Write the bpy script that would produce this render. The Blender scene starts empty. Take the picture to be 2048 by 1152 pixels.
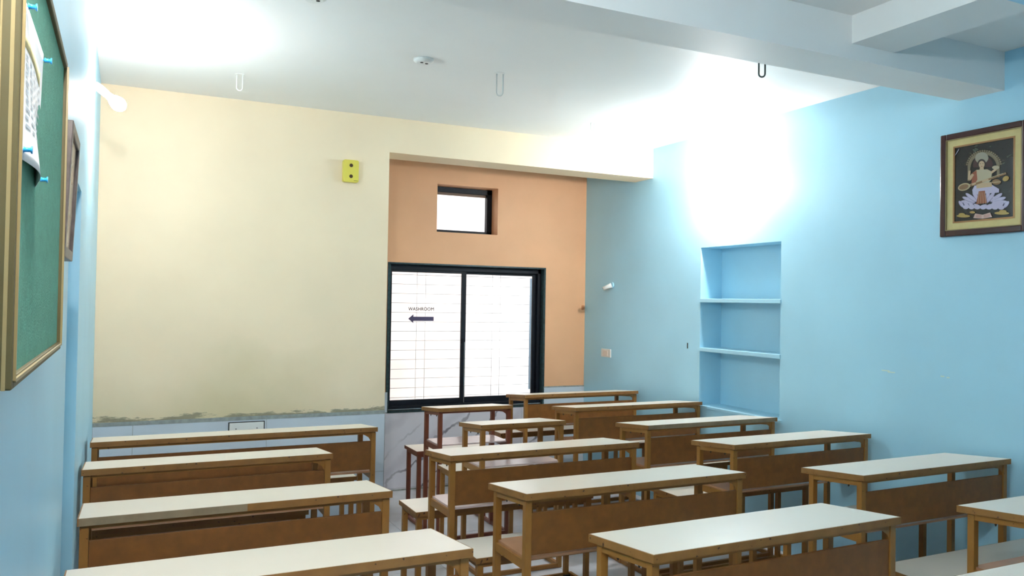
import bpy, bmesh, math, random
from mathutils import Vector, Matrix
random.seed(7)
S = bpy.context.scene
COL = S.collection

# ------------------------------------------------------------------ camera
CX, CZ, YAW, PITCH, ROLL, FPX = 0.1383, 1.4995, -0.45063, 0.017135, 0.016742, 1607.74
cd = bpy.data.cameras.new('camera'); cam = bpy.data.objects.new('camera', cd); COL.objects.link(cam)
fw = Vector((-math.sin(YAW)*math.cos(PITCH), math.cos(YAW)*math.cos(PITCH), math.sin(PITCH)))
r0 = Vector((math.cos(YAW), math.sin(YAW), 0)); u0 = r0.cross(fw)
r2 = r0*math.cos(ROLL)+u0*math.sin(ROLL); u2 = -r0*math.sin(ROLL)+u0*math.cos(ROLL)
cam.matrix_world = Matrix(((r2.x,u2.x,-fw.x,CX),(r2.y,u2.y,-fw.y,0),(r2.z,u2.z,-fw.z,CZ),(0,0,0,1)))
cd.sensor_width = 36; cd.lens = FPX/2048*36; cd.clip_start = 0.02
S.camera = cam

# ------------------------------------------------------------------ light and exposure
SKY = 1.55
BULB = 300.0          # radiance of the wall bulbs
S.view_settings.view_transform = 'Standard'; S.view_settings.look = 'None'
S.view_settings.gamma = 1; S.view_settings.use_curve_mapping = False
S.view_settings.exposure = 1.42
w = bpy.data.worlds.new('world'); S.world = w; w.use_nodes = True
bg = w.node_tree.nodes['Background']; bg.inputs[0].default_value = (0.93,0.97,1,1); bg.inputs[1].default_value = SKY

# ------------------------------------------------------------------ room numbers (metres)
W, D, DB, H = 3.804, 5.109, 6.096, 2.70
YN = -2.6                     # wall behind the camera
XR = 1.698                    # right end of the cream wall
ZT = 0.776                    # top of the wall tiles
SOF = 2.47
BY0, BY1, BZ = 2.357, 2.582, 2.520

# ------------------------------------------------------------------ materials
def lin(c):
    return tuple(((v/255+0.055)/1.055)**2.4 if v/255 > 0.04045 else v/255/12.92 for v in c)
def mat(name, col, rough=0.6, metal=0.0, var=0.0, vscale=6.0, bump=0.0, bscale=60.0, spec=0.5, spots=None, emit=0):
    m = bpy.data.materials.new(name); m.use_nodes = True; nt = m.node_tree; N = nt.nodes; L = nt.links
    b = N['Principled BSDF']; b.inputs['Roughness'].default_value = rough; b.inputs['Metallic'].default_value = metal
    b.inputs['Specular IOR Level'].default_value = spec
    b.inputs['Base Color'].default_value = (*col, 1)
    tc = N.new('ShaderNodeTexCoord'); out = None
    if var > 0:
        n = N.new('ShaderNodeTexNoise'); n.inputs['Scale'].default_value = vscale; n.inputs['Detail'].default_value = 5
        L.new(tc.outputs['Object'], n.inputs['Vector'])
        r = N.new('ShaderNodeMapRange'); r.inputs['From Min'].default_value = .3; r.inputs['From Max'].default_value = .7
        r.inputs['To Min'].default_value = 1-var; r.inputs['To Max'].default_value = 1+var
        L.new(n.outputs['Fac'], r.inputs['Value'])
        mx = N.new('ShaderNodeVectorMath'); mx.operation = 'SCALE'; mx.inputs[0].default_value = col
        L.new(r.outputs['Result'], mx.inputs['Scale']); out = mx.outputs['Vector']
    if spots:
        sc, th, scol = spots
        n2 = N.new('ShaderNodeTexNoise'); n2.inputs['Scale'].default_value = sc; n2.inputs['Detail'].default_value = 3
        L.new(tc.outputs['Object'], n2.inputs['Vector'])
        r2_ = N.new('ShaderNodeMapRange'); r2_.inputs['From Min'].default_value = th; r2_.inputs['From Max'].default_value = th+.03
        L.new(n2.outputs['Fac'], r2_.inputs['Value'])
        mm = N.new('ShaderNodeMix'); mm.data_type = 'RGBA'
        L.new(r2_.outputs['Result'], mm.inputs['Factor'])
        if out: L.new(out, mm.inputs['A'])
        else: mm.inputs['A'].default_value = (*col, 1)
        mm.inputs['B'].default_value = (*scol, 1); out = mm.outputs['Result']
    if out: L.new(out, b.inputs['Base Color'])
    if bump > 0:
        n3 = N.new('ShaderNodeTexNoise'); n3.inputs['Scale'].default_value = bscale; n3.inputs['Detail'].default_value = 4
        L.new(tc.outputs['Object'], n3.inputs['Vector'])
        bp = N.new('ShaderNodeBump'); bp.inputs['Strength'].default_value = bump; bp.inputs['Distance'].default_value = .004
        L.new(n3.outputs['Fac'], bp.inputs['Height']); L.new(bp.outputs['Normal'], b.inputs['Normal'])
    if emit:
        b.inputs['Emission Color'].default_value = (*col, 1); b.inputs['Emission Strength'].default_value = emit
    return m

BLUE = (0.41, 0.73, 0.91)
M = {}
M['blue'] = mat('blue wall paint', BLUE, .42, var=.04, vscale=2.2, bump=.12, bscale=14)
M['ceil'] = mat('white ceiling paint', (.86,.865,.85), .55, var=.02, vscale=1.5, bump=.12, bscale=10)
M['orange'] = mat('orange wall paint', (.80,.45,.25), .6, var=.05, vscale=2.5, bump=.15, bscale=18)
M['floor'] = mat('pale marble floor tile', (.70,.71,.76), .22, var=.08, vscale=5)
M['tile'] = mat('pale blue wall tile', (.58,.66,.74), .3, var=.05, vscale=3)
M['grout'] = mat('grey cement', (.30,.33,.32), .9, var=.2, vscale=30)
M['brown'] = mat('brown enamel', lin((150,102,44)), .42, var=.10, vscale=14, spots=(75,.70,lin((70,38,20))))
M['edge'] = mat('chipped brown edging', lin((142,98,48)), .5, var=.14, vscale=20, spots=(60,.655,lin((66,36,20))))
M['rust'] = mat('red brown enamel', lin((118,62,42)), .42, var=.12, vscale=14)
M['panel'] = mat('mottled brown panel', lin((122,75,28)), .5, var=.16, vscale=26, spots=(50,.74,lin((84,44,22))))
M['wornwood'] = mat('bare grey wood edge', lin((140,122,96)), .8, var=.2, vscale=18)
M['lam'] = mat('off white laminate', lin((230,220,206)), .33, var=.015, vscale=5)
M['shelf'] = mat('scuffed brown shelf board', lin((168,124,92)), .35, var=.15, vscale=9)
M['shelfpink'] = mat('pale glossy shelf board', lin((206,186,184)), .22, var=.05, vscale=9)
M['rubber'] = mat('black rubber', (.02,.02,.02), .6)
M['black'] = mat('black window frame', (.005,.008,.014), .5, spec=.25)
M['granite'] = mat('black green granite', (.02,.045,.05), .3, var=.5, vscale=60)
M['alu'] = mat('aluminium track', (.45,.52,.56), .35, metal=.6)
M['green'] = mat('green board felt', lin((84,148,128)), .95, var=.10, vscale=70, bump=.4, bscale=300)
M['gold'] = mat('dull gold board frame', lin((80,72,38)), .6, metal=0.0, var=.12, vscale=12)
M['goldpale'] = mat('pale gold moulding', lin((140,124,84)), .45, metal=.0, var=.06)
M['paper'] = mat('white paper', (.86,.87,.88), .6)
M['ink'] = mat('grey print', (.42,.47,.52), .7)
M['bandy'] = mat('yellow print', (.85,.72,.36), .7)
M['pin'] = mat('blue plastic', (.03,.38,.82), .3)
M['white'] = mat('white plastic', (.78,.80,.78), .35)
M['whitegrey'] = mat('grey painted rod', (.55,.58,.58), .4)
M['darkrod'] = mat('dark steel rod', (.06,.09,.09), .4, metal=.5)
M['cream_pl'] = mat('cream switch plate', (.84,.81,.77), .35)
M['peach'] = mat('peach rocker', (.82,.70,.62), .35)
M['yellow'] = mat('yellow plastic', (.72,.62,.10), .35)
M['hole'] = mat('dark brown hole', (.05,.025,.01), .7)
M['dark'] = mat('dark slot', (.015,.015,.015), .7)
M['bulb_bright'] = mat('brighter glowing bulb', (1,.965,.90), .5, emit=BULB*1.45)
M['bulb_bright'].node_tree.nodes['Principled BSDF'].inputs['Emission Color'].default_value = (1,.935,.875,1)
M['bulb_near'] = mat('strong glowing bulb', (1,.965,.90), .5, emit=BULB*2.1)
M['bulb_near'].node_tree.nodes['Principled BSDF'].inputs['Emission Color'].default_value = (1,.935,.875,1)
M['bulb'] = mat('glowing bulb', (1,.965,.90), .5, emit=BULB*.72)
M['bulb'].node_tree.nodes['Principled BSDF'].inputs['Emission Color'].default_value = (1,.935,.875,1)
M['maroon'] = mat('maroon lacquer frame', (.045,.012,.012), .22)
M['brownframe'] = mat('dark grey brown frame', (.09,.07,.065), .4, var=.3, vscale=40)
M['matcream'] = mat('cream mount', lin((206,190,132)), .45, var=.05, vscale=30)
M['bronze'] = mat('bronze fillet', lin((150,112,74)), .35, metal=.5)
M['sign'] = mat('violet grey vinyl', (.07,.055,.13), .6)
M['letter'] = mat('grey lettering', (.03,.03,.035), .6)
M['grille'] = mat('pale painted grille', (.78,.76,.77), .5)
M['outside'] = mat('pale pink outside wall', (.88,.82,.82), .9, var=.12, vscale=1.4)
M['ground'] = mat('outside paving', (.6,.6,.58), .9)

def stain_mat():
    m = mat('cream wall paint', (.86,.71,.50), .6, var=.04, vscale=2.0, bump=.15, bscale=16)
    nt = m.node_tree; N = nt.nodes; L = nt.links; b = N['Principled BSDF']
    src = b.inputs['Base Color'].links[0].from_socket
    tc = N.new('ShaderNodeTexCoord'); sep = N.new('ShaderNodeSeparateXYZ'); L.new(tc.outputs['Object'], sep.inputs[0])
    # long flakes of grey green damp just above the tiles
    mp = N.new('ShaderNodeMapping'); mp.inputs['Scale'].default_value = (7,7,34); L.new(tc.outputs['Object'], mp.inputs['Vector'])
    n = N.new('ShaderNodeTexNoise'); n.inputs['Scale'].default_value = 1; n.inputs['Detail'].default_value = 6; n.inputs['Roughness'].default_value=.65
    L.new(mp.outputs[0], n.inputs['Vector'])
    z = N.new('ShaderNodeMapRange'); z.inputs['From Min'].default_value = ZT+.0; z.inputs['From Max'].default_value = ZT+.058
    z.inputs['To Min'].default_value = .26; z.inputs['To Max'].default_value = -.12; L.new(sep.outputs['Z'], z.inputs['Value'])
    a = N.new('ShaderNodeMath'); a.operation='ADD'; L.new(n.outputs['Fac'], a.inputs[0]); L.new(z.outputs['Result'], a.inputs[1])
    r = N.new('ShaderNodeMapRange'); r.inputs['From Min'].default_value=.63; r.inputs['From Max'].default_value=.73; L.new(a.outputs[0], r.inputs['Value'])
    mx = N.new('ShaderNodeMix'); mx.data_type='RGBA'; L.new(r.outputs['Result'], mx.inputs['Factor'])
    L.new(src, mx.inputs['A']); mx.inputs['B'].default_value = (.30,.27,.18,1)
    # soft yellow-olive damp patch low on the right
    n2 = N.new('ShaderNodeTexNoise'); n2.inputs['Scale'].default_value=1.1; n2.inputs['Detail'].default_value=5; L.new(tc.outputs['Object'], n2.inputs['Vector'])
    z2 = N.new('ShaderNodeMapRange'); z2.inputs['From Min'].default_value=ZT; z2.inputs['From Max'].default_value=1.55
    z2.inputs['To Min'].default_value=.22; z2.inputs['To Max'].default_value=-.25; L.new(sep.outputs['Z'], z2.inputs['Value'])
    a2 = N.new('ShaderNodeMath'); a2.operation='ADD'; L.new(n2.outputs['Fac'], a2.inputs[0]); L.new(z2.outputs['Result'], a2.inputs[1])
    r3 = N.new('ShaderNodeMapRange'); r3.inputs['From Min'].default_value=.45; r3.inputs['From Max'].default_value=.85; r3.inputs['To Max'].default_value=.55; L.new(a2.outputs[0], r3.inputs['Value'])
    mx2 = N.new('ShaderNodeMix'); mx2.data_type='RGBA'; L.new(r3.outputs['Result'], mx2.inputs['Factor'])
    L.new(mx.outputs['Result'], mx2.inputs['A']); mx2.inputs['B'].default_value=(.50,.46,.22,1)
    # keep the flakes on top
    mx3 = N.new('ShaderNodeMix'); mx3.data_type='RGBA'; L.new(r.outputs['Result'], mx3.inputs['Factor'])
    L.new(mx2.outputs['Result'], mx3.inputs['A']); mx3.inputs['B'].default_value=(.30,.27,.18,1)
    L.new(mx3.outputs['Result'], b.inputs['Base Color'])
    return m
M['cream'] = stain_mat()

def marble_mat():
    m = mat('veined white marble tile', (.70,.69,.76), .22)
    nt = m.node_tree; N = nt.nodes; L = nt.links; b = N['Principled BSDF']
    tc = N.new('ShaderNodeTexCoord')
    rot = N.new('ShaderNodeMapping'); rot.inputs['Rotation'].default_value=(0,math.radians(48),0); rot.inputs['Scale'].default_value=(.8,1,3.2)
    L.new(tc.outputs['Object'], rot.inputs['Vector'])
    def vein(scale, w0, w1, off):
        n = N.new('ShaderNodeTexNoise'); n.inputs['Scale'].default_value=scale; n.inputs['Detail'].default_value=6; n.inputs['Roughness'].default_value=.6; n.inputs['Distortion'].default_value=.7
        L.new(rot.outputs[0], n.inputs['Vector'])
        s = N.new('ShaderNodeMath'); s.operation='SUBTRACT'; s.inputs[1].default_value=off; L.new(n.outputs['Fac'], s.inputs[0])
        a = N.new('ShaderNodeMath'); a.operation='ABSOLUTE'; L.new(s.outputs[0], a.inputs[0])
        r = N.new('ShaderNodeMapRange'); r.inputs['From Min'].default_value=w0; r.inputs['From Max'].default_value=w1; r.inputs['To Min'].default_value=1; r.inputs['To Max'].default_value=0
        L.new(a.outputs[0], r.inputs['Value']); return r.outputs['Result']
    rw = N.new('ShaderNodeMapping'); rw.inputs['Rotation'].default_value=(0,math.radians(40),0); L.new(tc.outputs['Object'], rw.inputs['Vector'])
    def wave(scale, dist, lo, hi, ds=1.6):
        wv = N.new('ShaderNodeTexWave'); wv.wave_type='BANDS'; wv.bands_direction='Z'; wv.inputs['Scale'].default_value=scale; wv.inputs['Distortion'].default_value=dist; wv.inputs['Detail'].default_value=4; wv.inputs['Detail Scale'].default_value=ds; wv.inputs['Detail Roughness'].default_value=.62
        L.new(rw.outputs[0], wv.inputs['Vector'])
        r = N.new('ShaderNodeMapRange'); r.inputs['From Min'].default_value=lo; r.inputs['From Max'].default_value=hi
        L.new(wv.outputs['Fac'], r.inputs['Value']); return r.outputs['Result']
    v = wave(1.6, 4.2, .955, .995, 1.9); v2 = wave(.9, 4.5, .72, 1.0)
    n = N.new('ShaderNodeTexNoise'); n.inputs['Scale'].default_value=1.7; L.new(tc.outputs['Object'], n.inputs['Vector'])
    rr = N.new('ShaderNodeMapRange'); rr.inputs['From Min'].default_value=.42; rr.inputs['From Max'].default_value=.58; L.new(n.outputs['Fac'], rr.inputs['Value'])
    mu = N.new('ShaderNodeMath'); mu.operation='MULTIPLY'; L.new(v, mu.inputs[0]); L.new(rr.outputs['Result'], mu.inputs[1])
    mx = N.new('ShaderNodeMix'); mx.data_type='RGBA'; L.new(mu.outputs[0], mx.inputs['Factor']); mx.inputs['A'].default_value=(.70,.69,.76,1); mx.inputs['B'].default_value=(.24,.23,.27,1)
    mu2 = N.new('ShaderNodeMath'); mu2.operation='MULTIPLY'; L.new(v2, mu2.inputs[0]); mu2.inputs[1].default_value=.4
    mx2 = N.new('ShaderNodeMix'); mx2.data_type='RGBA'; L.new(mu2.outputs[0], mx2.inputs['Factor']); L.new(mx.outputs['Result'], mx2.inputs['A']); mx2.inputs['B'].default_value=(.48,.46,.53,1)
    L.new(mx2.outputs['Result'], b.inputs['Base Color'])
    return m
M['marble'] = marble_mat()

def glass_mat():
    m = bpy.data.materials.new('clear window glass'); m.use_nodes = True; nt = m.node_tree; N = nt.nodes; L = nt.links
    N.remove(N['Principled BSDF']); o = N['Material Output']
    t = N.new('ShaderNodeBsdfTransparent'); t.inputs[0].default_value=(.96,.98,.98,1)
    g = N.new('ShaderNodeBsdfGlossy'); g.inputs['Roughness'].default_value=.03
    f = N.new('ShaderNodeFresnel'); f.inputs['IOR'].default_value=1.25
    mx = N.new('ShaderNodeMixShader'); L.new(f.outputs[0], mx.inputs[0]); L.new(t.outputs[0], mx.inputs[1]); L.new(g.outputs[0], mx.inputs[2])
    L.new(mx.outputs[0], o.inputs['Surface']); return m
M['glass'] = glass_mat()

def smear_mat():
    m = mat('blurred brown devotional print', (.25,.18,.15), .25)
    nt = m.node_tree; N = nt.nodes; L = nt.links; b = N['Principled BSDF']
    tc = N.new('ShaderNodeTexCoord'); mp = N.new('ShaderNodeMapping'); mp.inputs['Scale'].default_value=(1,10,16); L.new(tc.outputs['Object'], mp.inputs['Vector'])
    n = N.new('ShaderNodeTexNoise'); n.inputs['Scale'].default_value=1; n.inputs['Detail'].default_value=5; L.new(mp.outputs[0], n.inputs['Vector'])
    cr = N.new('ShaderNodeValToRGB'); e = cr.color_ramp.elements
    e[0].position=.3; e[0].color=(.06,.05,.04,1); e[1].position=.7; e[1].color=(.62,.50,.36,1)
    x = e.new(.45); x.color=(.20,.11,.09,1); x = e.new(.57); x.color=(.34,.25,.20,1)
    L.new(n.outputs['Fac'], cr.inputs[0]); L.new(cr.outputs[0], b.inputs['Base Color']); return m
M['smear'] = smear_mat()

# ------------------------------------------------------------------ mesh helpers
class MB:
    def __init__(s): s.bm = bmesh.new(); s.mats = []
    def mi(s, m):
        if m is None: return 0
        if m not in s.mats: s.mats.append(m)
        return s.mats.index(m)
    def hexa(s, p, m=None):
        """p: 8 points, bottom 4 ccw then top 4"""
        v = [s.bm.verts.new(q) for q in p]; k = s.mi(m)
        for f in ((3,2,1,0),(4,5,6,7),(0,1,5,4),(1,2,6,5),(2,3,7,6),(3,0,4,7)):
            fc = s.bm.faces.new([v[i] for i in f]); fc.material_index = k
        return s
    def box(s, x0,x1,y0,y1,z0,z1, m=None):
        return s.hexa([(x0,y0,z0),(x1,y0,z0),(x1,y1,z0),(x0,y1,z0),(x0,y0,z1),(x1,y0,z1),(x1,y1,z1),(x0,y1,z1)], m)
    def poly(s, pts, m=None):
        f = s.bm.faces.new([s.bm.verts.new(p) for p in pts]); f.material_index = s.mi(m); return s
    def prism(s, pts, d, m=None):
        """extrude polygon pts by vector d"""
        d = Vector(d); a = [s.bm.verts.new(p) for p in pts]; b = [s.bm.verts.new(Vector(p)+d) for p in pts]; k = s.mi(m); n = len(pts)
        for f in [list(reversed(a)), b]+[[a[i],a[(i+1)%n],b[(i+1)%n],b[i]] for i in range(n)]:
            fc = s.bm.faces.new(f); fc.material_index = k
        return s
    def tube(s, pts, r, seg=10, m=None, rs=None, smooth=True):
        pts = [Vector(p) for p in pts]; rings = []; k = s.mi(m)
        up = None
        for i, p in enumerate(pts):
            t = (pts[min(i+1,len(pts)-1)]-pts[max(i-1,0)]).normalized()
            if up is None:
                up = t.orthogonal().normalized()
            else:
                up = (up - t*up.dot(t)).normalized()
            b = t.cross(up); rr = rs[i] if rs else r
            rings.append([s.bm.verts.new(p+(up*math.cos(2*math.pi*j/seg)+b*math.sin(2*math.pi*j/seg))*rr) for j in range(seg)])
        for a, b in zip(rings, rings[1:]):
            for j in range(seg):
                f = s.bm.faces.new([a[j],a[(j+1)%seg],b[(j+1)%seg],b[j]]); f.smooth = smooth; f.material_index = k
        f = s.bm.faces.new(list(reversed(rings[0]))); f.material_index = k
        f = s.bm.faces.new(rings[-1]); f.material_index = k
        return s
    def build(s, name, m=None, parent=None, bevel=0):
        bmesh.ops.recalc_face_normals(s.bm, faces=s.bm.faces[:])
        me = bpy.data.meshes.new(name); s.bm.to_mesh(me); s.bm.free()
        for q in (s.mats or [m]): me.materials.append(q)
        o = bpy.data.objects.new(name, me); COL.objects.link(o)
        if parent: o.parent = parent
        if bevel:
            b = o.modifiers.new('bevel','BEVEL'); b.width = bevel; b.segments = 2; b.limit_method = 'ANGLE'
        return o
def thing(name, label, cat, loc=(0,0,0), rz=0, group=None):
    o = bpy.data.objects.new(name, None); COL.objects.link(o); o.location = loc; o.rotation_euler = (0,0,rz)
    o.empty_display_size = .1
    o['label'] = label; o['category'] = cat
    if group: o['group'] = group
    return o
def struct(o, label=None):
    o['kind'] = 'structure'
    if label: o['label'] = label
    return o

# ------------------------------------------------------------------ room shell
T = 0.20
# floor: large square tiles with thin grout lines
f = MB(); f.box(-T, W+.4, YN-T, DB+T, -.10, -.003, M['grout'])
for i in range(-1, 8):
    for j in range(-5, 11):
        x0, y0 = i*.6, j*.6+.05
        x1, y1 = min(x0+.597, W+.3), min(y0+.597, DB)
        x0 = max(x0, -.2); y0 = max(y0, YN)
        if x1 > x0 and y1 > y0: f.box(x0, x1, y0, y1, -.003, 0, M['floor'])
struct(f.build('floor'))
c = MB(); c.box(-T, W+T, YN-T, DB+T, H, H+.12); struct(c.build('ceiling', M['ceil']))

# left wall with a shallow full-height alcove
NL0, NL1, NLZ = 2.55, 3.19, 1.86
b = MB()
b.box(-.22, 0, YN, NL0, 0, H); b.box(-.22, 0, NL1, D, 0, H); b.box(-.22, 0, NL0, NL1, NLZ, H); b.box(-.25, -.20, NL0, NL1, 0, NLZ)
struct(b.build('wall_left', M['blue']))
# right wall with the shelved recess
N0, N1, NZ0, NZ1, ND = 3.7555, 4.524, .7924, 1.9028, .19
b = MB()
b.box(W, W+.3, YN, N0, 0, H); b.box(W, W+.3, N1, DB+T, 0, H)
b.box(W, W+.3, N0, N1, 0, NZ0); b.box(W, W+.3, N0, N1, NZ1, H); b.box(W+ND, W+.3, N0, N1, NZ0, NZ1)
wr = struct(b.build('wall_right', M['blue']))
for z in (1.5416, 1.198):
    MB().box(W-.006, W+ND, N0-.004, N1+.004, z-.024, z+.002).build('niche_shelf', M['blue'], wr, bevel=.002)
MB().box(W-.008, W+ND, N0-.02, N1+.02, NZ0-.012, NZ0+.004).build('niche_sill', M['blue'], wr)
# small scars in the plaster
MB().box(W-.0012, W+.01, 4.655, 4.665, 1.185, 1.225).build('wall_scar', M['dark'], wr)
s_ = MB()
for (y, z, l) in ((2.99,1.166,.05),(2.955,1.160,.045),(2.66,1.165,.02),(2.63,1.162,.015)):
    s_.box(W-.001, W+.01, y-l/2, y+l/2, z-.002, z+.003)
s_.build('wall_scratch', mat('bare pale plaster', (.70,.80,.72), .8), wr)
# cream far wall and the return behind it
b = MB(); b.box(-T, XR, D, DB+T, 0, H); struct(b.build('wall_far', M['cream']))
bm_ = MB(); bm_.box(XR, W, D, D+.2387, SOF, H+.001); struct(bm_.build('trim_1', M['cream']), 'cream painted beam over the window recess')
# orange wall with window and vent openings
WX0, WX1, WZ0, WZ1 = 2.020, 3.396, .628, 1.789
VX0, VX1, VZ0, VZ1 = 2.405, 2.944, 2.055, 2.443
b = MB(); y0, y1 = DB, DB+.20
b.box(XR-.05, WX0, y0, y1, 0, H); b.box(WX1, W, y0, y1, 0, WZ1); b.box(WX0, WX1, y0, y1, 0, WZ0)
b.box(WX1, W, y0, y1, WZ1, H); b.box(WX0, VX0, y0, y1, WZ1, H); b.box(VX1, WX1, y0, y1, WZ1, H)
b.box(VX0, VX1, y0, y1, WZ1, VZ0); b.box(VX0, VX1, y0, y1, VZ1, H)
wo = struct(b.build('wall_orange', M['orange']))
b = MB(); b.tube([(3.78,DB-.001,1.44),(3.783,DB-.001,1.48)], .012, 8); 
b.build('wall_patch', mat('darker orange patch', (.55,.24,.11), .8), wo)
# wall behind the camera
b = MB(); b.box(-T, W+.3, YN-T, YN, 0, H); struct(b.build('wall_near', M['blue']))

# ceiling beams
b = MB(); b.box(0, W, BY0, BY1, BZ, H+.001); struct(b.build('trim_2', M['ceil']), 'white beam across the ceiling')
b = MB(); b.box(2.812, 3.062, YN, BY0, 2.584, H+.001); struct(b.build('trim_3', M['ceil']), 'white beam running towards the camera')
b = MB(); b.box(2.79, W, 1.45, 1.705, 2.545, H+.0005); struct(b.build('trim_4', M['blue']), 'blue painted lintel in the ceiling corner')

# wall tiles
def tiles(name, wallm, x_list, zs, y, th=.008, top=None):
    b = MB()
    b.box(x_list[0], x_list[-1], y-th+.002, y, 0, zs[-1], M['grout'])
    for xa, xb in zip(x_list, x_list[1:]):
        for za, zb in zip(zs, zs[1:]):
            b.box(xa+.0012, xb-.0012, y-th, y-th+.003, za+.0012, zb-.0012, wallm)
    if top: b.box(x_list[0], x_list[-1], y-th-.001, y, zs[-1]-.004, zs[-1]+top, M['grout'])
    return struct(b.build(name))
tiles('trim_5', M['tile'], [0, .206, .95, XR], [0, .38, ZT-.018], D, top=.018)
tiles('trim_6', M['marble'], [XR, 2.0, 3.19, 3.40], [0, .020, WZ0-.012], DB)
tiles('trim_7', M['tile'], [WX1+.005, W], [0, ZT-.004], DB, top=.006)
b = MB(); b.box(XR, XR+.02, DB-.0085, DB, WZ0-.02, ZT); struct(b.build('trim_8', M['tile']))
b = MB(); b.box(0.0, W, DB-.010, DB, 0, .012); struct(b.build('baseboard_far', M['grout']))
b = MB(); b.box(XR+.02, WX0-.003, DB-.0085, DB, WZ0-.01, ZT); struct(b.build('trim_9', M['tile']))

# ------------------------------------------------------------------ window and vent
win = bpy.data.objects.new('window_1', None); COL.objects.link(win); win.location = (0,0,0); win['kind'] = 'structure'
win['label'] = 'black framed sliding window in the orange wall'
g = .016
b = MB(); b.box(WX0-g, WX0+.006, DB-.008, DB+.2, WZ0-g, WZ1+g*.4); b.box(WX1-.006, WX1+g*.6, DB-.008, DB+.2, WZ0-g, WZ1+g*.4)
b.box(WX0, WX1, DB-.008, DB+.2, WZ1-.006, WZ1+g*.4); b.box(WX0, WX1, DB-.012, DB+.2, WZ0-g, WZ0)
b.build('granite_surround', M['granite'], win)
FY = DB+.05                     # room-side face of the aluminium frame
b = MB(); fx0, fx1, fz0, fz1 = WX0+.006, WX1-.006, WZ0, WZ1-.006
b.box(fx0, fx0+.018, FY, FY+.08, fz0, fz1); b.box(fx1-.03, fx1, FY, FY+.08, fz0, fz1)
b.box(fx0, fx1, FY, FY+.08, fz1-.040, fz1); b.box(fx0, fx1, FY-.02, FY+.08, fz0, fz0+.032)
b.build('frame', M['black'], win, bevel=.001)
MB().box(fx0, fx1, FY-.024, FY-.016, fz0+.002, fz0+.008).build('track', M['alu'], win)
def sash(x0, x1, z0, z1, y, st, sb):
    b = MB(); b.box(x0, x0+st[0], y, y+.02, z0, z1); b.box(x1-st[1], x1, y, y+.02, z0, z1)
    b.box(x0+st[0], x1-st[1], y, y+.02, z1-sb[1], z1); b.box(x0+st[0], x1-st[1], y, y+.02, z0, z0+sb[0])
    o = b.build('sash', M['black'], win, bevel=.0015)
    MB().box(x0+st[0]-.004, x1-st[1]+.004, y+.008, y+.012, z0+sb[0]-.004, z1-sb[1]+.004).build('pane', M['glass'], o)
    return o
sl = sash(fx0+.014, 2.690, fz0+.032, fz1-.032, FY+.008, (.018,.034), (.042,.028))
MB().box(2.664, 2.674, FY-.002, FY+.008, 1.15, 1.19).build('latch', M['black'], sl)
MB().box(2.686, 2.690, FY+.004, FY+.008, fz0+.036, 1.16).build('edge_strip', M['alu'], sl)
sr = sash(2.668, fx1-.022, fz0+.032, fz1-.032, FY+.036, (.040,.040), (.044,.030))
MB().box(3.30, 3.316, FY+.030, FY+.036, .75, 1.70).build('edge_strip', mat('pale blue strip', (.40,.52,.66), .4), sr)
# grille outside
b = MB(); GY = DB+.155
z = 1.705
while z > .63:
    b.tube([(WX0,GY,z),(WX1,GY,z)], .0021, 6); z -= .0765
for x in (2.303, 2.378, 2.981, 3.056):
    b.tube([(x,GY+.006,WZ0),(x,GY+.006,WZ1)], .0021, 6)
b.build('grille', M['grille'], win)

# the sign on the left pane
sg = thing('washroom_sign', 'violet grey WASHROOM lettering and left pointing arrow on the left window pane', 'sign', (2.20, FY+.0155, 1.35))
tx = bpy.data.curves.new('text', 'FONT'); tx.body = 'WASHROOM'; tx.size = .0445; tx.extrude = .0004; tx.offset = 0; tx.space_character = 1.06
to = bpy.data.objects.new('tmp', tx); COL.objects.link(to)
dg = bpy.context.evaluated_depsgraph_get(); me = bpy.data.meshes.new_from_object(to.evaluated_get(dg)); COL.objects.unlink(to); bpy.data.objects.remove(to)
xs = [v.co.x for v in me.vertices]; k = .216/(max(xs)-min(xs))
for v in me.vertices: v.co = Vector((v.co.x*k, v.co.z, v.co.y*k*1.08))
bt = bmesh.new()
for i_, (dx, dz) in enumerate(((-.0009,0),(.0009,0),(0,-.0009),(0,.0009))):
    m2 = me.copy()
    for v in m2.vertices: v.co += Vector((dx, -.00004*i_, dz))
    bt.from_mesh(m2); bpy.data.meshes.remove(m2)
bt.to_mesh(me); bt.free()
me.materials.clear(); me.materials.append(M['letter'])
lo = bpy.data.objects.new('lettering', me); COL.objects.link(lo); lo.parent = sg; lo.location = (0,0,.066)
MB().prism([(0,0,0),(.044,0,-.036),(.044,0,-.017),(.217,0,-.017),(.217,0,.017),(.044,0,.017),(.044,0,.036)], (0,.001,0)).build('arrow', M['sign'], sg)

# vent window
vent = bpy.data.objects.new('window_2', None); COL.objects.link(vent); vent['kind'] = 'structure'; vent['label'] = 'small black framed vent window high in the orange wall'
b = MB(); y = DB+.12; t = .030
b.box(VX0, VX0+.02, y, y+.05, VZ0, VZ1); b.box(VX1-.045, VX1, y, y+.05, VZ0, VZ1); b.box(VX0, VX1, y, y+.05, VZ1-.045, VZ1-.004); b.box(VX0, VX1, y, y+.05, VZ0, VZ0+t)
vf = b.build('frame', M['black'], vent, bevel=.002)
MB().box(VX0+.02, VX1-.045, y+.02, y+.024, VZ0+t, VZ1-.045).build('pane', M['glass'], vf)
MB().box(VX0+.02, VX1-.045, y+.028, y+.04, VZ1-.066, VZ1-.045).build('batten', mat('brown batten', (.25,.16,.12), .7), vf)

# outside: a wall across a narrow open shaft
b = MB(); b.box(-1, 7, DB+1.5, DB+1.6, -1, 4.2); struct(b.build('wall_outside', M['outside']))
b = MB(); b.box(-1, 7, DB+T, DB+1.5, -.3, -.1); struct(b.build('floor_outside', M['ground']))

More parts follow.
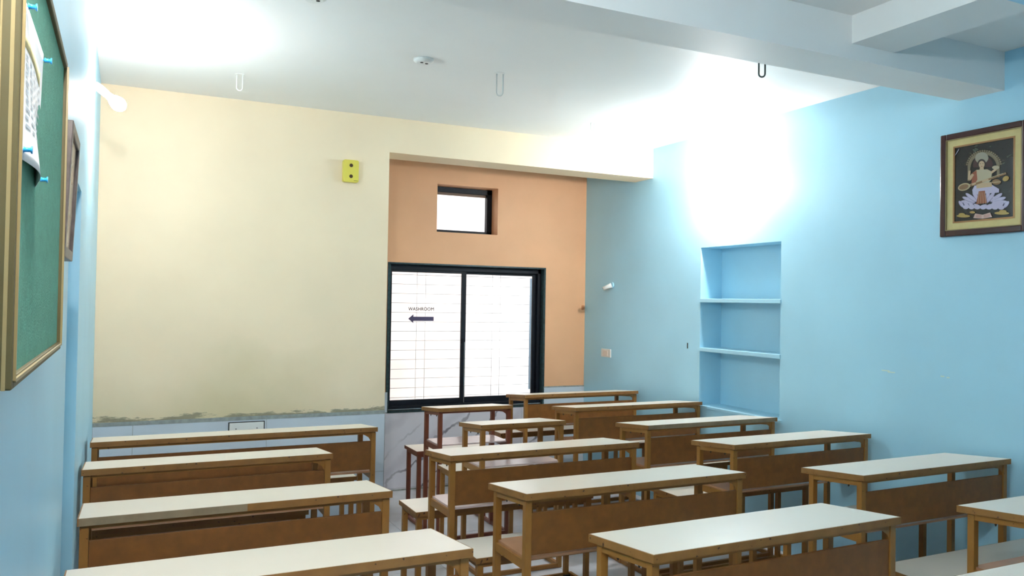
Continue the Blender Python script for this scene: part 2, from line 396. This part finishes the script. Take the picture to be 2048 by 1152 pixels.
# ------------------------------------------------------------------ lamps
def lamp(label, p0, dirv, bm, wall_n):
    """p0 on the wall, dirv unit direction of the bulb axis"""
    t = thing('wall_lamp', label, 'lamp', p0, 0, None); d = Vector(dirv).normalized(); n = Vector(wall_n)
    MB().tube([n*0.0, n*.012], .030, 20).build('base_plate', M['white'], t)
    MB().tube([n*.010, n*.018+d*.012, n*.018+d*.05], .017, 16, rs=[.020,.018,.016]).build('bulb_holder', M['white'], t)
    a = n*.018+d*.05
    pts = [a, a+d*.018, a+d*.032, a+d*.048, a+d*.064, a+d*.078, a+d*.087, a+d*.091]
    MB().tube(pts, .03, 20, rs=[.013,.016,.024,.0295,.0300,.024,.014,.002]).build('bulb', M[bm], t)
    return t
lamp('lit bulb on the left wall near the cream wall corner', (0,3.87,2.395), (.62,.10,-.48), 'bulb', (1,0,0))
lamp('lit bulb on the right wall above the shelved niche', (W,4.24,2.40), (-.62,-.12,-.60), 'bulb_bright', (-1,0,0))
lamp('lit bulb on the left wall beside the camera, outside the view', (0,.75,2.40), (.62,.10,-.55), 'bulb_near', (1,0,0))

# empty bulb holder and switch on the right wall
t = thing('bulb_holder', 'empty pale blue bulb holder on the right wall beside the orange wall', 'bulb holder', (W,5.66,1.65))
MB().tube([(0,0,0),(-.010,0,0)], .026, 18).build('base_plate', M['blue'], t)
b = MB(); b.tube([(-.008,0,0),(-.03,.012,-.010),(-.062,.04,-.03)], .016, 14, rs=[.022,.018,.016]); b.build('socket', M['white'], t)
MB().tube([(-.0615,.0395,-.0297),(-.0630,.041,-.0310)], .0125, 14).build('socket_mouth', M['dark'], t)
t = thing('switch_plate', 'small square cream switch plate low on the right wall', 'switch', (W,5.73,1.083))
MB().box(-.012,0,-.07,.07,-.034,.034).build('plate', M['cream_pl'], t, bevel=.003)
MB().box(-.016,-.011,-.035,.035,-.022,.022).build('rocker', M['peach'], t, bevel=.002)

# plate with two screws in the tiles of the far wall
t = thing('socket_plate', 'wide white blank socket plate in the tiles of the far wall', 'socket', (.832,D-.008,.696))
MB().box(-.106,.106,-.004,0,-.05,.050).build('surround', M['dark'], t)
MB().box(-.100,.100,-.009,-.003,-.046,.045).build('plate', M['white'], t, bevel=.002)
for x in (-.062,.060):
    MB().tube([(x,-.0085,.009),(x,-.0105,.009)], .0035, 10).build('screw', M['dark'], t)

# yellow plastic plate with two holes
t = thing('yellow_wall_box', 'yellow plastic box with two dark round holes on the cream wall', 'wall box', (1.436,D,2.3195))
def rrect(w_, h_, r, n=5):
    out = []
    for cx, cz, a0 in ((w_/2-r,h_/2-r,0),(-w_/2+r,h_/2-r,90),(-w_/2+r,-h_/2+r,180),(w_/2-r,-h_/2+r,270)):
        for i in range(n+1):
            a = math.radians(a0+90*i/n); out.append((cx+r*math.cos(a), cz+r*math.sin(a)))
    return out
MB().prism([(x,0,z) for x,z in rrect(.100,.143,.012)], (0,-.034,0)).build('body', M['yellow'], t, bevel=.002)
for z in (.036,-.034):
    MB().tube([(0,-.0335,z),(0,-.0352,z)], .0115, 16).build('hole', M['hole'], t)
MB().box(.018,.044,-.0350,-.033,-.062,-.060).build('slot', M['hole'], t)

# ------------------------------------------------------------------ ceiling hooks and roses
def hook(label, x, y, drop, w_, r, m, ang=0):
    t = thing('ceiling_hook', label, 'hook', (x,y,H), ang)
    n = 8; pts = [(-w_/2,0,.004)]
    for i in range(n+1):
        a = math.pi*(1+i/n); pts.append((w_/2*math.cos(a), 0, -drop+w_/2+w_/2*math.sin(a)))
    pts.append((w_/2,0,.004))
    MB().tube(pts, r, 8).build('rod', m, t)
    MB().tube([(0,0,0),(0,0,-.0025)], w_*.8, 18).build('ceiling_patch', M['ceil'], t)
hook('thin white U-shaped hook in the ceiling nearest the left wall', .679, 4.53, .088, .030, .0028, M['white'], -.3)
hook('grey U-shaped hook at the middle of the ceiling', 1.90, 3.83, .118, .034, .0036, M['whitegrey'], -.3)
hook('dark U-shaped hook peeping out below the white ceiling beam', 2.915, 2.985, .086, .030, .0042, M['darkrod'], -.5)
hook('small white U-shaped hook in the ceiling near the right wall', 2.93, 4.58, .05, .022, .0026, M['white'], -.3)
def rose(label, x, y):
    t = thing('ceiling_rose', label, 'ceiling fitting', (x,y,H))
    MB().tube([(0,0,0),(0,0,-.010),(0,0,-.020)], .05, 28, rs=[.052,.050,.034]).build('cover', M['white'], t)
    for (px, py) in ((-.014,-.012),(.014,-.004)):
        MB().tube([(px,py,-.0195),(px,py,-.0215)], .008, 12).build('screw_hole', M['dark'], t)
rose('white round ceiling rose with dark screw holes at mid ceiling', 1.462, 3.79)
rose('white round ceiling rose at the top edge of the view', .795, 3.20)

# ------------------------------------------------------------------ noticeboard on the left wall
BY_0, BY_1, BZ_0, BZ_1, BX = 1.040, 1.815, 1.392, 1.957, .030
t = thing('noticeboard', 'green felt noticeboard in a dull gold frame on the left wall', 'noticeboard', (0,BY_0,BZ_0))
w_, h_ = BY_1-BY_0, BZ_1-BZ_0
MB().box(0.001, BX-.006, .012, w_-.012, .012, h_-.012).build('felt', M['green'], t)
def bar(y0,y1,z0,z1,nm='frame_side'):
    b = MB(); b.box(0, BX, y0, y1, z0, z1); return b.build(nm, M['gold'], t, bevel=.002)
fr = bar(0, .014, 0, h_); bar(w_-.014, w_, 0, h_); bar(.014, w_-.014, 0, .014); bar(.014, w_-.014, h_-.014, h_)
b = MB()
b.box(BX-.004, BX+.003, .009, .013, .01, h_-.01); b.box(BX-.004, BX+.003, .012, w_-.01, .008, .012)
b.box(BX-.004, BX+.003, w_-.013, w_-.009, .01, h_-.01)
b.box(BX-.010, BX-.006, -.0012, .0, 0, h_); b.box(BX-.020, BX-.018, -.0012, 0, 0, h_)
b.build('moulding', M['goldpale'], t)
# curled notice
t = thing('pinned_notice', 'white printed paper notice with a yellow band pinned to the green board', 'paper', (BX-.006, 1.235, 1.757))
def paper_pt(u, v, off=0):
    # u along the wall 0..1 (near to far), v up 0..1
    y = -.128+u*.246; z = -.098+v*.190
    curl = .007*max(0, 1-v*2.6)*math.sin(math.pi*min(1,u*1.05))**1.0 + .006*math.sin(u*5)*(1-v)
    z -= .012*u*(1-v)
    return (-.0015+.0022+curl+off, y, z)
def sheet(u0,u1,v0,v1,nu,nv,off,name,m,par):
    b = MB(); V = [[b.bm.verts.new(paper_pt(u0+(u1-u0)*i/nu, v0+(v1-v0)*j/nv, off)) for i in range(nu+1)] for j in range(nv+1)]
    for j in range(nv):
        for i in range(nu):
            fc = b.bm.faces.new([V[j][i],V[j][i+1],V[j+1][i+1],V[j+1][i]]); fc.smooth = True
    o = b.build(name, m, par); s = o.modifiers.new('thickness','SOLIDIFY'); s.thickness = .0006; return o
sh = sheet(0,1,0,1,24,16,.001,'sheet',M['paper'],t)
sheet(.0,.86,.72,.82,16,2,.002,'heading_band',M['bandy'],sh)
b = MB()
for r_ in range(9):
    v = .66-r_*.055
    for q in range(6):
        u = .06+q*.145+random.uniform(-.01,.01); l = random.uniform(.06,.11)
        b.poly([paper_pt(u,v,.0023),paper_pt(u+l,v,.0023),paper_pt(u+l,v+.022,.0023),paper_pt(u,v+.022,.0023)])
b.build('printed_rows', M['ink'], sh)
def pin(label, y, z, x0=-.003):
    t = thing('push_pin', label, 'push pin', (BX+x0, y, z), 0, 'blue push pins on the noticeboard')
    MB().tube([(-.004,0,0),(.0004,0,0),(.0012,0,0),(.002,0,0),(.008,0,0),(.009,0,0),(.0105,0,0)], .003, 12, rs=[.0008,.0008,.0045,.003,.0026,.0045,.0045]).build('head', M['pin'], t)
pin('blue push pin at the top near corner of the pinned notice', 1.124, 1.846)
pin('blue push pin at the top far corner of the pinned notice', 1.349, 1.840)
pin('blue push pin at the lower near corner of the pinned notice', 1.113, 1.671)
pin('blue push pin at the lower far corner of the pinned notice', 1.334, 1.664)

# ------------------------------------------------------------------ framed pictures
t = thing('framed_picture', 'narrow dark framed brown picture beyond the noticeboard on the left wall', 'picture', (0,1.835,1.575))
w_, h_ = .275, .275
def lean(x, z): return x + .010*z/h_
def fbox(b, x0,x1,y0,y1,z0,z1,m=None):
    return b.hexa([(lean(x0,z0),y0,z0),(lean(x1,z0),y0,z0),(lean(x1,z0),y1,z0),(lean(x0,z0),y1,z0),(lean(x0,z1),y0,z1),(lean(x1,z1),y0,z1),(lean(x1,z1),y1,z1),(lean(x0,z1),y1,z1)], m)
for (y0,y1,z0,z1) in ((0,.022,0,h_),(w_-.022,w_,0,h_),(.022,w_-.022,0,.022),(.022,w_-.022,h_-.022,h_)):
    b = MB(); fbox(b, .004,.032,y0,y1,z0,z1); b.build('frame_side', M['brownframe'], t, bevel=.002)
b = MB(); fbox(b, .006,.026,.022,w_-.022,.022,h_-.022); b.build('print', M['smear'], t)

# devotional print on the right wall
PY0, PY1, PZ0, PZ1 = 2.232, 2.664, 1.855, 2.360
t = thing('framed_picture', 'maroon framed devotional print of a figure on a white lotus on the right wall', 'picture', (W,(PY0+PY1)/2,(PZ0+PZ1)/2))
hw, hh = (PY1-PY0)/2, (PZ1-PZ0)/2; fwid = .030
for (y0,y1,z0,z1) in ((-hw,-hw+fwid,-hh,hh),(hw-fwid,hw,-hh,hh),(-hw+fwid,hw-fwid,-hh,-hh+fwid),(-hw+fwid,hw-fwid,hh-fwid,hh)):
    MB().box(-.026,-.001,y0,y1,z0,z1).build('frame_side', M['maroon'], t, bevel=.005)
def ring(x0, x1, a, b_, tk, name, m, par):
    """rectangular ring outer half sizes a,b"""
    q = MB(); q.box(x0,x1,-a,-a+tk,-b_,b_); q.box(x0,x1,a-tk,a,-b_,b_); q.box(x0,x1,-a+tk,a-tk,-b_,-b_+tk); q.box(x0,x1,-a+tk,a-tk,b_-tk,b_)
    return q.build(name, m, par)
ring(-.024,-.010,hw-fwid+.001,hh-fwid+.001,.004,'gold_fillet',M['goldpale'],t)
ring(-.016,-.006,hw-fwid-.002,hh-fwid-.002,.038,'mount',M['matcream'],t)
ring(-.017,-.006,hw-fwid-.034,hh-fwid-.034,.008,'bronze_fillet',M['bronze'],t)
iw, ih = hw-fwid-.041, hh-fwid-.041
def pm(name, c, r=.3): return mat('print '+name, lin(c), r)
PMAT = dict(bg=mat('print dark ground', lin((26,24,22)), .25, var=.8, vscale=45), arch=pm('arch',(120,108,84)), halo=pm('halo',(58,26,26)), crown=pm('crown',(150,146,130)),
            skin=pm('skin',(186,160,128)), robe=pm('robe',(176,166,140)), red=pm('red cloth',(140,74,48)), wood=pm('instrument',(128,96,62)), pale=pm('pale wood',(178,160,126)),
            lot=pm('lotus',(186,180,208)), lot2=pm('lotus shade',(140,136,170)), gold=pm('gold bowl',(170,142,74)), book=pm('book',(196,164,156)), leaf=pm('leaf',(52,62,50)), hair=pm('hair',(40,26,22)))
pr = MB(); pr.box(-.012,-.006,-iw,iw,-ih,ih,PMAT['bg']); layer = [0]
def P(px, py):
    """pixel in the zoomed photograph of the print -> local (y,z)"""
    x = (px-437)/230.; yc = py+.14*(px-437)*(1-.28*((py-570)/330.+0)*.5)
    return (-x*iw, (572-yc)/330.*ih)
def shape(pts, m):
    layer[0] += 1; x = -.0122-layer[0]*.00003
    pr.poly([(x, max(-iw,min(iw,P(*p)[0])), max(-ih,min(ih,P(*p)[1]))) for p in pts], PMAT[m])
def ell(cx, cy, rx, ry, m, rot=0, a0=0, a1=360, n=20):
    r = math.radians(rot); pts = []
    for i in range(n):
        a = math.radians(a0+(a1-a0)*i/(n if a1-a0 == 360 else n-1)); ex, ey = rx*math.cos(a), ry*math.sin(a)
        pts.append((cx+ex*math.cos(r)-ey*math.sin(r), cy+ex*math.sin(r)+ey*math.cos(r)))
    shape(pts, m)
def line(x0,y0,x1,y1,wd,m):
    dx, dy = x1-x0, y1-y0; l = math.hypot(dx,dy); nx, ny = -dy/l*wd/2, dx/l*wd/2
    shape([(x0+nx,y0+ny),(x1+nx,y1+ny),(x1-nx,y1-ny),(x0-nx,y0-ny)], m)
for q in range(14): ell(random.uniform(230,640), random.uniform(260,460), random.uniform(8,20), random.uniform(5,9), 'leaf', random.uniform(-40,40))
for q in range(22):      # scalloped arch
    a = math.radians(-10-160*q/21); ell(437+134*math.cos(a), 450+140*math.sin(a), 8, 8, 'arch')
ell(437,450,126,132,'arch',0,180,360,30); line(323,448,323,570,22,'arch'); line(551,448,551,540,22,'arch')
ell(437,455,102,112,'bg',0,180,360,30); ell(432,430,78,78,'halo'); line(437,452,437,560,160,'bg')
for q in range(11):      # lotus petals
    a = -90+(q-5)*17; ln = 120 if abs(q-5)>2 else 90
    cx, cy = 440+math.cos(math.radians(a))*ln*1.05, 760+math.sin(math.radians(a))*ln*.62
    ell(cx, cy, 58, 17, 'lot2', a if a>-90 else a); ell(cx, cy-2, 54, 13, 'lot', a)
for q in range(9):
    x = 262+q*44; ell(x, 772+18*math.sin(q*math.pi/8), 34, 15, 'lot2', (q-4)*-9+ (20 if q<4 else -20)); ell(x, 770+18*math.sin(q*math.pi/8), 31, 12, 'lot', (q-4)*-9+(20 if q<4 else -20))
for q in range(7): ell(300+q*46, 798, 24, 18, 'lot', 0)
ell(425,372,52,50,'crown'); shape([(402,360),(425,318),(450,360)],'crown')
ell(425,425,34,44,'hair'); ell(425,428,23,31,'skin')
ell(415,422,4,2.5,'hair'); ell(435,421,4,2.5,'hair'); ell(426,444,6,2.5,'red')
shape([(412,452),(440,452),(444,476),(408,476)],'skin')
shape([(352,500),(385,474),(470,470),(506,492),(500,560),(470,600),(385,605),(360,560)],'robe')
shape([(352,500),(385,476),(392,560),(368,600),(345,590)],'red')
line(356,510,330,560,22,'skin'); line(330,480,324,560,18,'skin'); line(500,500,538,470,18,'skin'); ell(534,456,28,16,'robe')
shape([(352,650),(370,610),(500,600),(560,640),(560,670),(360,690)],'lot'); line(385,615,505,600,40,'skin')
shape([(404,660),(452,654),(468,760),(384,772)],'red'); 
for q in range(4): line(408+q*14,668,400+q*20,766,3,'pale')
line(262,640,612,506,18,'wood'); line(300,612,590,508,5,'pale')
ell(286,622,52,32,'pale',-18); ell(284,622,40,22,'wood',-18); ell(540,580,34,24,'wood'); line(505,585,575,578,6,'pale')
line(480,560,430,575,15,'skin'); line(380,590,352,604,15,'skin'); ell(610,552,26,20,'gold',-40)
ell(545,775,44,28,'lot'); line(520,760,520,716,13,'lot'); ell(524,712,12,8,'lot')
ell(282,876,56,13,'gold'); ell(270,862,26,12,'gold'); ell(582,846,56,13,'gold'); ell(590,830,28,12,'gold'); ell(355,842,22,10,'gold')
shape([(362,892),(378,852),(436,862),(436,896)],'book'); shape([(436,896),(436,862),(494,842),(510,880)],'book')
for q in range(4): line(385,862+q*7,428,868+q*7,2,'red'); line(445,866+q*7,492,856+q*7,2,'red')
shape([(205,350),(245,282),(240,300),(212,345)],'lot'); 
pr.build('print', None, t)

# ------------------------------------------------------------------ school desks with their benches
HN, HF, DEP = .8326, .8033, .324
BH, BOFF, BDEP = .500, .380, .260
def desk(label, xl, xr, yn, yaw=0, bench=None, body='brown', worn=None, screws=True, foot=False, panel=True, shelf='shelf'):
    m = M[body]; xm = (xl+xr)/2; L = xr-xl; h = L/2
    t = thing('school_desk', label, 'desk', (xm, yn, 0), math.radians(yaw), 'school desks in three columns')
    zt = lambda y: HN+(HF-HN)*y/DEP
    TH = .024; e = .004
    # laminate top, sloping down away from the viewer
    def slab(b, x0,x1,y0,y1,dz0,dz1,mm=None):
        b.hexa([(x0,y0,zt(y0)+dz0),(x1,y0,zt(y0)+dz0),(x1,y1,zt(y1)+dz0),(x0,y1,zt(y1)+dz0),(x0,y0,zt(y0)+dz1),(x1,y0,zt(y0)+dz1),(x1,y1,zt(y1)+dz1),(x0,y1,zt(y1)+dz1)], mm)
    b = MB(); slab(b, -h+e, h-e, e, DEP-e, -TH+.002, 0); b.build('tabletop', M['lam'], t)
    b = MB(); sx = -h if not worn else worn*L-h
    slab(b, -h, -h+e, 0, DEP, -TH, -.0008); slab(b, h-e, h, 0, DEP, -TH, -.0008)
    slab(b, -h+e, h-e, DEP-e, DEP, -TH, -.0008)
    slab(b, (sx if worn else -h+e), h-e, 0, e, -TH, -.0008)
    b.build('edge_band', M['edge'], t)
    if worn:
        b = MB(); slab(b, -h+e, sx, .0008, e, -TH, -.001); o = b.build('worn_edge', M['wornwood'], t); o['label'] = 'bare grey edge where the brown band has come off'
    lt = .025; x0, x1 = -h+.006, h-.006; ya, yb = .014, .262
    for (lx, ly) in ((x0,ya),(x1-lt,ya),(x0,yb),(x1-lt,yb)):
        top = zt(ly+lt)-TH-.001
        o = MB().box(lx, lx+lt, ly, ly+lt, .002 if not foot else .014, top).build('leg', m, t, bevel=.0015)
        if foot: MB().box(lx-.008, lx+lt+.008, ly-.008, ly+lt+.008, 0, .016).build('foot', M['rubber'], o, bevel=.002)
    # side rails under the top, front and back rails
    for s in (0,1):
        xa = x0 if s == 0 else x1-lt
        b = MB(); slab(b, xa+.002, xa+lt-.002, ya+lt, yb, -TH-.021, -TH-.0005); b.build('side_rail', m, t)
        b = MB(); b.box(xa+.002, xa+lt-.002, ya+lt, yb, .560, .592); b.build('shelf_rail', m, t)
        # floor rail running back to the bench
        b = MB(); b.box(xa+.003, xa+lt-.003, ya+lt, BOFF+BDEP-.02, .003, .024); b.build('floor_rail', m, t)
        # small gusset plates
        if s == 0: continue
        sgn = 1 if s == 0 else -1; xi = xa+lt if s == 0 else xa
        zz = zt(ya)-TH-.012
        b = MB(); b.prism([(xi,ya+.004,zz),(xi+sgn*.045,ya+.004,zz),(xi+sgn*.030,ya+.004,zz-.006),(xi+sgn*.012,ya+.004,zz-.018),(xi,ya+.004,zz-.040)], (0,.003,0)); b.build('corner_bracket', m, t)
    b = MB(); b.box(x0+lt, x1-lt, ya+.004, ya+lt-.004, zt(ya)-TH-.012, zt(ya)-TH-.002); b.build('front_rail', m, t)
    MB().box(x0+lt, x1-lt, yb+.003, yb+lt-.003, .564, .592).build('back_rail', m, t)
    MB().box(x0+lt, x1-lt, ya+.003, ya+lt-.003, .003, .024).build('floor_rail', m, t)
    # knee panel facing the front of the class
    if panel: MB().box(x0+lt+.001, x1-lt-.001, ya+.005, ya+.015, .611, .759).build('modesty_panel', M['panel'], t, bevel=.001)
    MB().box(x0+lt*.5, x1-lt*.5, ya+lt*.6, yb+lt*.5, .592, .601).build('book_shelf', M[shelf], t)
    if screws:
        b = MB()
        for k_ in (.30,.72):
            y = ya+(yb-ya)*k_; z = zt(y)-TH-.021
            b.tube([(x0+.012,y,z+.002),(x0+.012,y,z-.004),(x0+.012,y,z-.010)], .003, 8, rs=[.0025,.004,.0015])
        b.build('screws', M['rubber'], t)
    # bench
    bx0, bx1 = (bench if bench else (xl-.02, xr-.02)); bx0 -= xm; bx1 -= xm
    b = MB(); b.box(bx0+.003, bx1-.003, BOFF+.003, BOFF+BDEP-.003, BH-.020, BH); b.build('bench_seat', M['lam'], t)
    b = MB()
    for (xa,xb,y0_,y1_) in ((bx0,bx0+.003,BOFF,BOFF+BDEP),(bx1-.003,bx1,BOFF,BOFF+BDEP),(bx0+.003,bx1-.003,BOFF,BOFF+.003),(bx0+.003,bx1-.003,BOFF+BDEP-.003,BOFF+BDEP)):
        b.box(xa,xb,y0_,y1_,BH-.022,BH-.0008)
    b.build('bench_edge_band', M['edge'] if body == 'brown' else m, t)
    for (lx, ly) in ((bx0+.012,BOFF+.012),(bx1-.037,BOFF+.012),(bx0+.012,BOFF+BDEP-.037),(bx1-.037,BOFF+BDEP-.037)):
        o = MB().box(lx, lx+lt, ly, ly+lt, .002 if not foot else .014, BH-.023).build('bench_leg', m, t, bevel=.0015)
        if foot: MB().box(lx-.008, lx+lt+.008, ly-.008, ly+lt+.008, 0, .016).build('foot', M['rubber'], o, bevel=.002)
    b = MB(); b.box(bx0+.037, bx1-.037, BOFF+.015, BOFF+.030, BH-.042, BH-.0225); b.box(bx0+.037, bx1-.037, BOFF+BDEP-.030, BOFF+BDEP-.015, BH-.042, BH-.0225)
    for xa in (bx0+.014, bx1-.035): b.box(xa, xa+.021, BOFF+.037, BOFF+BDEP-.037, BH-.042, BH-.0225)
    b.build('bench_rail', m, t)
    b = MB(); b.box(bx0+.037, bx1-.037, BOFF+BDEP-.034, BOFF+BDEP-.016, .003, .022); b.build('bench_floor_rail', m, t)
    return t

desk('nearest desk of the left column, its top cut by the bottom of the view', .024, 1.005, 2.002, .14)
desk('second nearest desk of the left column with bare grey wood along its front edge', .031, 1.002, 2.717, -.29, worn=.50)
desk('left column desk just in front of the long one by the cream wall', .011, .971, 3.468, -.21)
desk('extra long desk against the tiles of the cream wall, its bench hidden behind', .020, 1.355, 4.098, -.13, bench=(.04,1.35))
desk('middle column desk at the lower right corner, mostly outside the view', 1.43, 2.402, 1.07, 0)
desk('nearest middle desk showing its whole white top', 1.424, 2.395, 1.772, .69, foot=True)
desk('middle column desk behind the nearest whole one, brown knee panel fully seen', 1.415, 2.402, 2.496, -.05)
desk('middle column desk directly in front of the two short ones', 1.422, 2.398, 3.231, -.08, foot=True, shelf='shelfpink')
desk('short desk of the middle column, the nearer of the two', 1.893, 2.415, 3.973, -.06, bench=(1.885,2.40), panel=False, shelf='shelfpink')
desk('short red brown desk just below the window', 1.915, 2.423, 4.679, -.08, bench=(1.908,2.43), body='rust', panel=False, shelf='shelfpink')
desk('desk at the right edge of the view, only its left end in sight', 2.822, 3.755, 1.566, 0)
desk('right column desk below the framed print, dark brown knee panel', 2.802, 3.744, 2.274, .46)
desk('right column desk between the print and the shelved niche', 2.788, 3.722, 3.006, .43)
desk('right column desk under the niche with bare grey front edge', 2.749, 3.690, 3.653, .1, worn=.985, bench=(2.73,3.665))
desk('right column desk at the far side of the niche, second from the orange wall', 2.747, 3.753, 4.427, -.15)
desk('farthest right column desk in front of the orange wall', 2.752, 3.725, 5.152, -.18, bench=(2.74,3.70))
